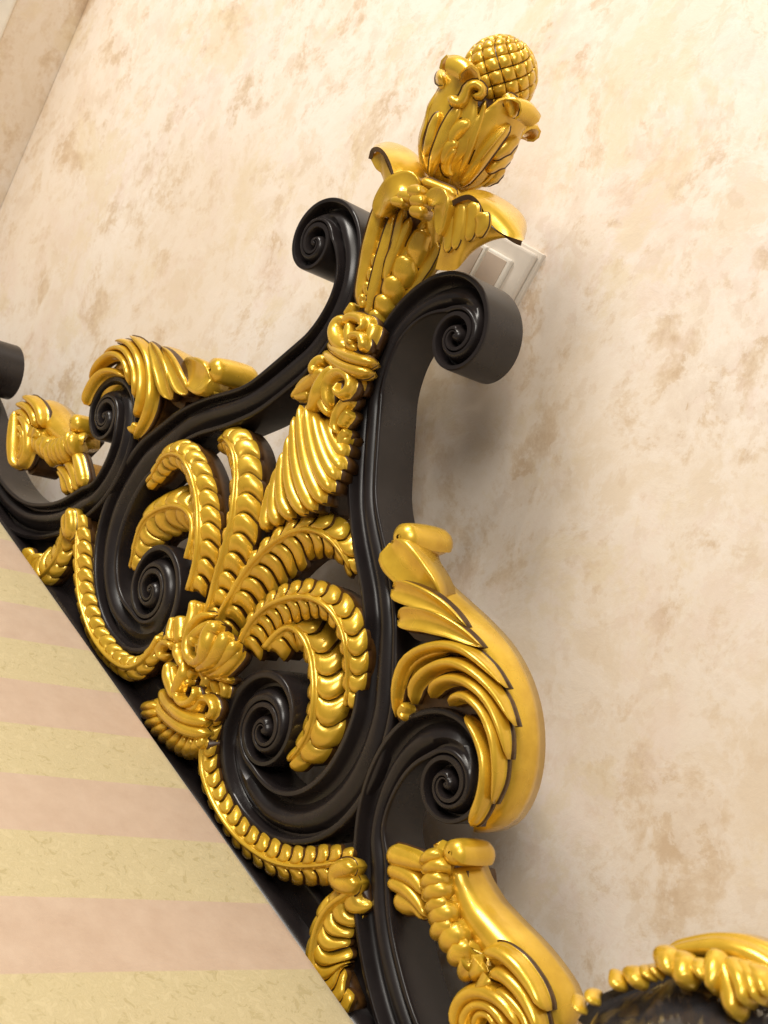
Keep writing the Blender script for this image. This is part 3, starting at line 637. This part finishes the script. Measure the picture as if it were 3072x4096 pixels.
def loft(name, k, rows, Ys, mat=GOLD, parent=None, n=20, m=12, thick=.003):
    """sheet through traced rows, given a thickness"""
    R_ = np.array([cr(P(k, r, y), n) for r, y in zip(rows, Ys)])
    G_ = np.array([cr(R_[:, a], m) for a in range(n)])            # n x m x 3
    du = np.gradient(G_, axis=0); dv = np.gradient(G_, axis=1); nn = np.cross(du, dv); nn /= np.linalg.norm(nn, axis=2)[:, :, None] + 1e-9
    camv = np.array([0, -D0, 0]) - G_.reshape(-1, 3).mean(0)
    if (nn.reshape(-1, 3) @ camv).sum() < 0: nn = -nn
    H = G_ - nn * thick; V = list(G_.reshape(-1, 3)) + list(H.reshape(-1, 3)); Fc = []; fm = []; o = n * m
    for a in range(n - 1):
        for b in range(m - 1):
            q = a * m + b; Fc.append((q, q + 1, q + 1 + m, q + m)); Fc.append((o + q + m, o + q + m + 1, o + q + 1, o + q)); fm += [0, 0]
    ed = [(a * m, (a + 1) * m) for a in range(n - 1)] + [((n - 1) * m + b, (n - 1) * m + b + 1) for b in range(m - 1)] + [((a + 1) * m + m - 1, a * m + m - 1) for a in range(n - 1)] + [(b + 1, b) for b in range(m - 1)]
    for p, q in ed: Fc.append((p, q, q + o, p + o)); fm.append(1)
    return mk(name, V, Fc, [mat, UMBER], parent or fin, sharp=70, fmats=fm)
def hug(k, pts, rf, out=0.0):
    """drop traced points on the round body of the finial (radius rf(z)), on its near side"""
    q = []
    for p in pts:
        x, y = zp(k, p); best = None
        for Y in np.linspace(-.06, .05, 111):
            w = W(x, y, Y); c = ax_at(w[2]); d = math.hypot(w[0] - c[0], w[1] - c[1]) - rf(w[2]) - out
            if best is None or d < best[0]: best = (d, Y)
            if d <= 0: best = (d, Y); break
        q.append(W(x, y, best[1]))
    return np.array(q)
def hug_lobe(name, k, pts, w, h, rf, out=0.0, n=18, back=.004, **kw):
    C = hug(k, pts, rf, out); up = np.array([math.cos(math.radians(azc)), math.sin(math.radians(azc)), 0])
    V, Fc = lobe_mesh(C, w, h, n=n, back=back, up=up, **kw); return mk(name, V, Fc, [GOLD, UMBER, GOLD], fin, fmats=lobe_cut(n, 9))
def r_cup(zz): return float(np.interp(zz - zn, [0, .008, .026, .048, .07, .1], [.012, .024, .033, .0375, .040, .041]))
def r_shaft(zz): return float(np.interp(zz, [zl, zl + .02, zl + .06, zn - .03, zn], [.013, .016, .021, .028, .034]))
# calyx round the cone
def calyx(dz, curl, rmax=.0385):
    return [(.009, zn + .002), (.022, zn + .007), (.031, zn + .022), (.036, zn + .042), (rmax, zn + .062), (rmax + .001, zn + .074 + dz), (rmax + .006, zn + .079 + dz), (rmax + .006 + curl, zn + .078 + dz), (rmax + .006 + curl * 1.3, zn + .070 + dz), (rmax + .003 + curl, zn + .066 + dz)]
for az, dz, cu in ((-42, .015, .005), (40, .009, .009), (-118, .017, .003), (118, .003, .007), (180, .01, .006)):
    petal('calyx_leaf', calyx(dz, cu), [.010, .020, .025, .028, .028, .026, .020, .013, .007], azc + az, rib=.0, wave=.05, nw=4, droop=16)
for az in (-2, -80, 80, 150, 215):
    petal('inner_leaf', [(.010, zn + .006), (.026, zn + .02), (.033, zn + .040), (.034, zn + .058), (.036, zn + .068)], [.008, .014, .017, .014, .006], azc + az, rib=.003, wave=.06, nw=3)
for pts, w, h, Y in [
    ([(815, 590), (730, 760), (655, 940), (595, 1120)], [.005, .0065, .006, .003], .006, -.026),
    ([(1180, 735), (1070, 850), (950, 1010), (820, 1190)], [.004, .006, .006, .004], .006, -.026),
    ([(1150, 760), (1050, 880), (960, 1000)], [.0015, .0015, .001], .010, -.022),
    ([(735, 545), (810, 575), (850, 520), (875, 460), (930, 440), (975, 480), (955, 525), (905, 520)], [.005, .005, .0045, .004, .004, .003], .009, [-.026, -.034]),
    ([(690, 345), (672, 390), (690, 440)], [.004, .005, .003], .008, -.012),
    ([(1140, 530), (1185, 570), (1200, 640), (1180, 680)], [.004, .006, .005, .003], .006, [-.024, -.026]),
    ([(895, 725), (830, 745), (770, 810), (735, 880)], [.004, .006, .006, .002], .006, -.026),
    ([(805, 865), (745, 895), (705, 970), (690, 1030)], [.004, .006, .005, .002], .006, -.026),
    ([(760, 1110), (720, 1080), (715, 1020), (735, 960), (790, 900)], [.003, .005, .005, .003], .006, -.026),
    ([(660, 640), (625, 740), (590, 870), (560, 960)], [.003, .005, .005, .003], .006, -.016),
    ([(1180, 960), (1090, 1010), (1010, 1090)], [.004, .007, .003], .006, -.014), ([(1230, 840), (1140, 900), (1050, 990)], [.004, .007, .003], .006, -.016),
    ([(1130, 1060), (1050, 1110), (980, 1180)], [.004, .007, .003], .006, -.010)]:
    hug_lobe('calyx_fold', 1, pts, w, h, r_cup, out=.001)
hug_lobe('fold', 1, [(1000, 560), (960, 700), (900, 860), (850, 1000), (800, 1130)], [.002, .003, .004, .003, .002], .004, r_cup)
# drooping corolla below
loft('corolla_petal', 1, [[(700, 1330), (790, 1272), (880, 1250), (950, 1300), (1000, 1400), (1060, 1490), (1150, 1550), (1270, 1592)],
     [(770, 1275), (850, 1235), (940, 1238), (1040, 1300), (1130, 1395), (1200, 1475), (1260, 1540), (1287, 1575)],
     [(800, 1245), (900, 1215), (1000, 1222), (1120, 1275), (1220, 1345), (1285, 1420), (1305, 1500), (1285, 1582)],
     [(830, 1275), (930, 1250), (1020, 1265), (1120, 1325), (1210, 1395), (1262, 1450), (1280, 1515), (1275, 1575)]],
     [[-.034, -.030, -.016, .0], [-.024, -.018, -.004, .012], [0, .012, .026, .030], [.020, .032, .044, .044]], n=26, m=16, thick=.004)
loft('corolla_wall', 1, [[(690, 1350), (800, 1290), (890, 1290), (955, 1345), (1015, 1450), (1080, 1525), (1200, 1575)], [(685, 1560), (755, 1550), (830, 1550), (900, 1560), (960, 1570), (1030, 1580), (1110, 1575)],
     [(630, 1800), (680, 1810), (740, 1810), (790, 1800), (835, 1750), (890, 1690), (960, 1620)]], [[-.030, -.026, -.014, 0], [-.022, -.022, -.012, 0], [-.012, -.012, -.008, 0]], n=20, m=12)
for pts in ([(725, 1350), (735, 1480), (715, 1680)], [(815, 1300), (800, 1460), (770, 1660)], [(905, 1300), (905, 1420), (870, 1600)], [(965, 1380), (975, 1460), (945, 1570)]):
    lobe('wall_rib', 1, pts, [.0065, .007, .003], .003, [-.026, -.020], fin, n=14, back=.004)
loft('corolla_petal', 1, [[(135, 985), (155, 915), (205, 898), (255, 935), (300, 1020), (345, 1168)], [(160, 915), (225, 880), (310, 900), (385, 970), (430, 1070), (450, 1150)],
     [(195, 880), (285, 860), (390, 888), (480, 945), (545, 1030), (565, 1110)], [(230, 905), (300, 895), (390, 930), (470, 980), (530, 1050), (560, 1120)]],
     [[-.020, -.028, -.026], [-.016, -.014, -.012], [0, .004, .010], [.014, .020, .026]], n=22, m=14, thick=.004)
loft('corolla_wall', 1, [[(150, 985), (205, 925), (240, 960), (285, 1060), (335, 1180)], [(190, 1060), (230, 1040), (255, 1110), (285, 1180), (325, 1225)], [(228, 1090), (245, 1140), (258, 1220), (268, 1275), (300, 1290)]],
     [[-.018, -.024], [-.018, -.022], [-.016, -.018]], n=14, m=8)
petal('corolla_petal', [(.014, zn - .085), (.020, zn - .055), (.028, zn - .028), (.038, zn - .008), (.050, zn + .001), (.064, zn - .001), (.074, zn - .010), (.079, zn - .022)], [.012, .018, .022, .025, .026, .027, .026, .020], azc + 180, rib=-.002, cup=.35)
lobe('corolla_petal', 1, [(215, 1420), (255, 1300), (320, 1215), (420, 1172), (520, 1195)], [.008, .010, .012, .011, .006], .005, [-.022, -.030, -.022], fin, n=18, shape='scoop')
lobe('corolla_petal', 1, [(580, 1330), (630, 1275), (690, 1300), (690, 1400), (670, 1560)], [.006, .008, .008, .006, .003], .005, [-.030, -.034, -.026], fin, n=18, shape='scoop')
lobe('neck_ring', 1, [(535, 1150), (620, 1185), (720, 1225), (790, 1262)], .0042, .005, [-.02, -.012], fin, n=14)
for x, y, r in ((490, 1230, .0062), (412, 1262, .0048), (357, 1302, .0045), (505, 1300, .006), (500, 1375, .0055)):
    lobe('berry', 1, [(x - 45, y - 6), (x, y), (x + 50, y + 8)], [r * .8, r, r * .8], r * .9, -.034, fin, n=12)
# leaves sheathing the shaft
for pts, w, h, Y, shp in [
    ([(120, 2170), (185, 1950), (250, 1720), (300, 1520), (345, 1330)], [.0035, .005, .006, .005, .002], .004, [-.012, -.020, -.028], 'ridge'),
    ([(60, 2060), (120, 1820), (170, 1580), (215, 1400), (280, 1260)], [.004, .006, .007, .006, .005], .007, [-.006, -.012, -.018], 'dome'),
    ([(250, 1900), (320, 1720), (390, 1560), (450, 1420)], [.003, .005, .005, .003], .006, [-.018, -.030], 'ridge'),
    ([(290, 1800), (340, 1620), (380, 1440), (400, 1340)], [.003, .004, .004, .003], .006, [-.020, -.030], 'ridge'),
    ([(300, 1880), (420, 1680), (530, 1500), (560, 1420)], [.003, .0045, .004, .003], .005, [-.020, -.030], 'ridge'),
    ([(560, 1850), (590, 1650), (610, 1480), (600, 1350)], [.004, .006, .006, .005], .007, [-.014, -.026], 'dome'),
    ([(640, 1800), (660, 1600), (680, 1420), (660, 1300)], [.004, .007, .007, .005], .008, [-.008, -.022], 'dome')]:
    hug_lobe('sheath_leaf', 1, pts, [q * 1.15 for q in w], h, r_shaft, shape=shp)
for pts, w in [([(560, 1500), (505, 1640), (478, 1800)], .0105), ([(420, 1690), (405, 1810), (408, 1950)], .0115), ([(330, 1840), (322, 1950), (345, 2070)], .0105), ([(255, 1980), (255, 2070), (282, 2180)], .0095), ([(190, 2090), (200, 2170), (228, 2270)], .008)]:
    hug_lobe('side_leaflet', 1, pts, [w * .7, w, w * .6], [.006, .008, .004], r_shaft, out=.002, n=14)
for i, (x, y) in enumerate([(270, 1540), (240, 1640), (200, 1740), (170, 1840), (140, 1940), (105, 2030)]):
    lobe('side_leaflet', 1, [(x + 10, y - 40), (x - 8, y), (x + 4, y + 60)], [.003, .0045, .003], .005, [-.010, -.006], fin, n=10)
lobe('sheath_leaf', 1, [(330, 2050), (430, 1870), (540, 1700), (640, 1560)], [.012, .015, .016, .012], .003, [.010, .008], fin, n=18, back=.010)

# ================================================================ STRIPED CUSHION
E0 = W(*zp(9, (0, -2)), -.02); E1 = W(*zp(9, (1659, 2212)), -.02)
ez = (E0[2] + E1[2]) / 2
dirv = np.array([-.1115, -1.0, 0.0]); dirv /= np.linalg.norm(dirv)
def mat_fabric():
    m, nt, b = nodes('striped_fabric'); v = wcoord(nt)
    # coordinate across the stripes: where the stripe through a point meets the back edge
    sep = N(nt, 'ShaderNodeSeparateXYZ'); nt.links.new(v, sep.inputs[0])
    def math_(op, a, b_=None):
        q = N(nt, 'ShaderNodeMath', operation=op)
        for s, val in ((q.inputs[0], a), (q.inputs[1], b_)):
            if val is None: continue
            if hasattr(val, 'links'): nt.links.new(val, s)
            else: s.default_value = val
        return q.outputs[0]
    yy = math_('ADD', sep.outputs[1], .02)
    xe = math_('SUBTRACT', sep.outputs[0], math_('MULTIPLY', yy, dirv[0] / dirv[1]))
    per = .1411
    ph = math_('FRACT', math_('DIVIDE', math_('ADD', xe, .8123), per))
    st = N(nt, 'ShaderNodeMapRange'); st.inputs[1].default_value = .492; st.inputs[2].default_value = .500; nt.links.new(ph, st.inputs[0])
    # brocade
    vo = noise(nt, 105, 4, .7, .9, v); vr = ramp(nt, vo.outputs[0], [(.36, (0, 0, 0)), (.46, (.9, .9, .9)), (.53, (.5, .5, .5)), (.60, (1, 1, 1))])
    gold = mix(nt, vr.outputs[0], (.47, .385, .20), (.585, .49, .285))
    weave = N(nt, 'ShaderNodeTexWave', wave_type='BANDS', bands_direction='X'); weave.inputs['Scale'].default_value = 260; nt.links.new(v, weave.inputs['Vector'])
    pink = mix(nt, ramp(nt, noise(nt, 40, 5, .7, vec=v).outputs[0], [(.3, (0, 0, 0)), (.7, (1, 1, 1))]).outputs[0], (.52, .375, .27), (.59, .445, .33))
    c = mix(nt, st.outputs[0], pink, gold); nt.links.new(c, b.inputs['Base Color'])
    b.inputs['Roughness'].default_value = .6; b.inputs['Sheen Weight'].default_value = .25
    hgt = mix(nt, st.outputs[0], weave.outputs['Color'], vr.outputs[0])
    bump(nt, hgt, .25, .0012, b)
    return m
FAB = mat_fabric()
def cushion():
    L, R_, dep, thk, rad = -2.05, .28, .62, .14, .012; V = []; Fc = []; nx = 60
    sec = [(dep, -thk)] + [(dep, -rad)] + [(s, 0) for s in np.linspace(dep - .02, rad, 12)] + [(rad - rad * math.sin(a), -rad + rad * math.cos(a)) for a in np.linspace(.2, math.pi / 2, 6)] + [(0, -thk)]
    K = len(sec)
    for i in range(nx + 1):
        x = L + (R_ - L) * i / nx
        for s, h in sec:
            sag = 0.002 * math.sin(x * 9) * math.sin(s * 7)
            V.append(np.array([x, -.02, ez]) + np.array([0, dirv[1], dirv[2]]) * s + np.array([0, 0, h + (sag if h == 0 else 0)]))
    for i in range(nx):
        for j in range(K):
            a, b = i * K + j, i * K + (j + 1) % K; Fc.append((a, b, b + K, a + K))
    Fc.append(tuple(range(K - 1, -1, -1))); Fc.append(tuple(nx * K + j for j in range(K)))
    return raw('striped_cushion', V, Fc, FAB, sharp=45)
cu = cushion()
tag(cu, 'broad cushion in pink and pale gold striped fabric against the headboard rail', 'cushion')

# ================================================================ LIGHT SWITCH
def wallpt(x, y, Y): return W(1750 + .30139 * x, 850 + .30139 * y, Y)
SR = empty('light_switch', (-.81, WY, -.06)); tag(SR, 'ivory two-rocker light switch on the plaster wall behind the finial', 'switch')
tr_ = wallpt(1300, 545, WY - .011); rk_tr = wallpt(1008, 640, WY - .013); rk_tl = wallpt(690, 495, WY - .013)
pw = .112; so = np.array([-.81, WY, -.06])
def sbox(name, lo, hi, mat, bev): return box(name, tuple(np.array(lo) - so), tuple(np.array(hi) - so), mat, SR, bev)
sbox('back_box', (tr_[0] - pw, WY - .004, tr_[2] - .118), (tr_[0] + .003, WY + .001, tr_[2] + .003), PLASTIC, .001)
sbox('plate', (tr_[0] - pw + .003, WY - .011, tr_[2] - .115), (tr_[0], WY - .0038, tr_[2]), PLASTIC, .003)
rw_ = rk_tr[0] - rk_tl[0]
for i in (0, 1):
    x1 = rk_tr[0] - i * (rw_ + .0016)
    sbox('rocker', (x1 - rw_, WY - .0155, rk_tr[2] - .062), (x1, WY - .0105, rk_tr[2]), WHITE, .002)
    sbox('rocker_face', (x1 - rw_ + .001, WY - .0162, rk_tr[2] - .060), (x1 - .004, WY - .0150, rk_tr[2] - .0035), ROCKER, .0004)
print('switch', tr_, rk_tr, rk_tl, rw_)

# ================================================================ BLACK PADDED CHAIR BACK
CYD = -.16
AR = empty('armchair', W(*zp(8, (1300, 1100)), CYD)); ao = np.array(AR.location)
tag(AR, 'chair back in glossy black leather with a gold leaf-carved rim, lower right corner', 'chair')
cc = W(*zp(8, (1330, 1560)), CYD)
def chair():
    global OFF
    OFF = ao
    p = P(8, [(540, 870), (620, 760), (760, 690), (900, 640), (1060, 570), (1280, 560), (1500, 620), (1700, 720), (1850, 860)], CYD)
    arc = cr(p, 60)
    # padded dome
    leather, nt, b = nodes('glossy_black_leather'); v = wcoord(nt)
    b.inputs['Base Color'].default_value = (.03, .028, .03, 1); b.inputs['Roughness'].default_value = .12; b.inputs['Coat Weight'].default_value = .4
    bump(nt, noise(nt, 22, 2, .5, .6, v).outputs[0], .35, .010, b)
    V = []; Fc = []; n = 60; m = 14
    for i in range(n):
        for j in range(m + 1):
            t = j / m; q = arc[i] * (1 - t) + cc * t
            V.append(q + np.array([0, .012 - .055 * math.sin(min(1, t * 1.5) * math.pi / 2), 0]))
    for i in range(n - 1):
        for j in range(m):
            a = i * (m + 1) + j; Fc.append((a, a + 1, a + m + 2, a + m + 1))
    mk('padding', V, Fc, leather, AR)
    back = [a + (a - cc) * .05 for a in arc]
    V, Fc = plate_mesh([np.array(q) for q in back] + [cc], CYD + .012, CYD + .045); mk('back_shell', V, Fc, BLACK, AR, smooth=False)
    rim = mk('rim', *lobe_mesh(P(8, [(1080, 445), (1200, 420), (1400, 408), (1560, 450), (1700, 530), (1850, 640)], CYD + .01), [.003, .005, .006, .006], .008, back=.02, n=30, ends=(1, 0)), GOLD, AR)
    for pts, w, h in [([(600, 690), (590, 740), (605, 780)], [.004, .006, .004], .008), ([(690, 665), (665, 690), (680, 730)], [.006, .007, .004], .008), ([(820, 560), (815, 610), (830, 640)], [.006, .009, .006], .010),
                      ([(900, 545), (930, 590), (950, 630)], [.008, .012, .008], .012), ([(970, 530), (990, 560), (1000, 590)], [.006, .007, .004], .009), ([(1030, 520), (1040, 550), (1035, 575)], [.005, .006, .004], .009),
                      ([(1090, 445), (1110, 500), (1150, 570)], [.012, .016, .006], .014), ([(1190, 480), (1205, 560), (1225, 640)], [.013, .019, .010], .016), ([(1285, 500), (1310, 550), (1335, 610)], [.007, .012, .005], .014),
                      ([(1400, 480), (1375, 570), (1365, 680)], [.014, .016, .006], .016), ([(1440, 490), (1465, 620), (1490, 760), (1495, 830)], [.010, .015, .015, .008], .017), ([(1500, 500), (1545, 620), (1560, 760)], [.010, .014, .007], .018),
                      ([(1550, 510), (1605, 620), (1635, 740)], [.009, .012, .005], .016), ([(1610, 530), (1665, 620), (1700, 720)], [.008, .012, .005], .016)]:
        lobe('rim_leaf', 8, pts, [q * .42 for q in w], h * .55, [CYD, CYD - .008, CYD - .012], AR, n=12, back=.003)
chair()
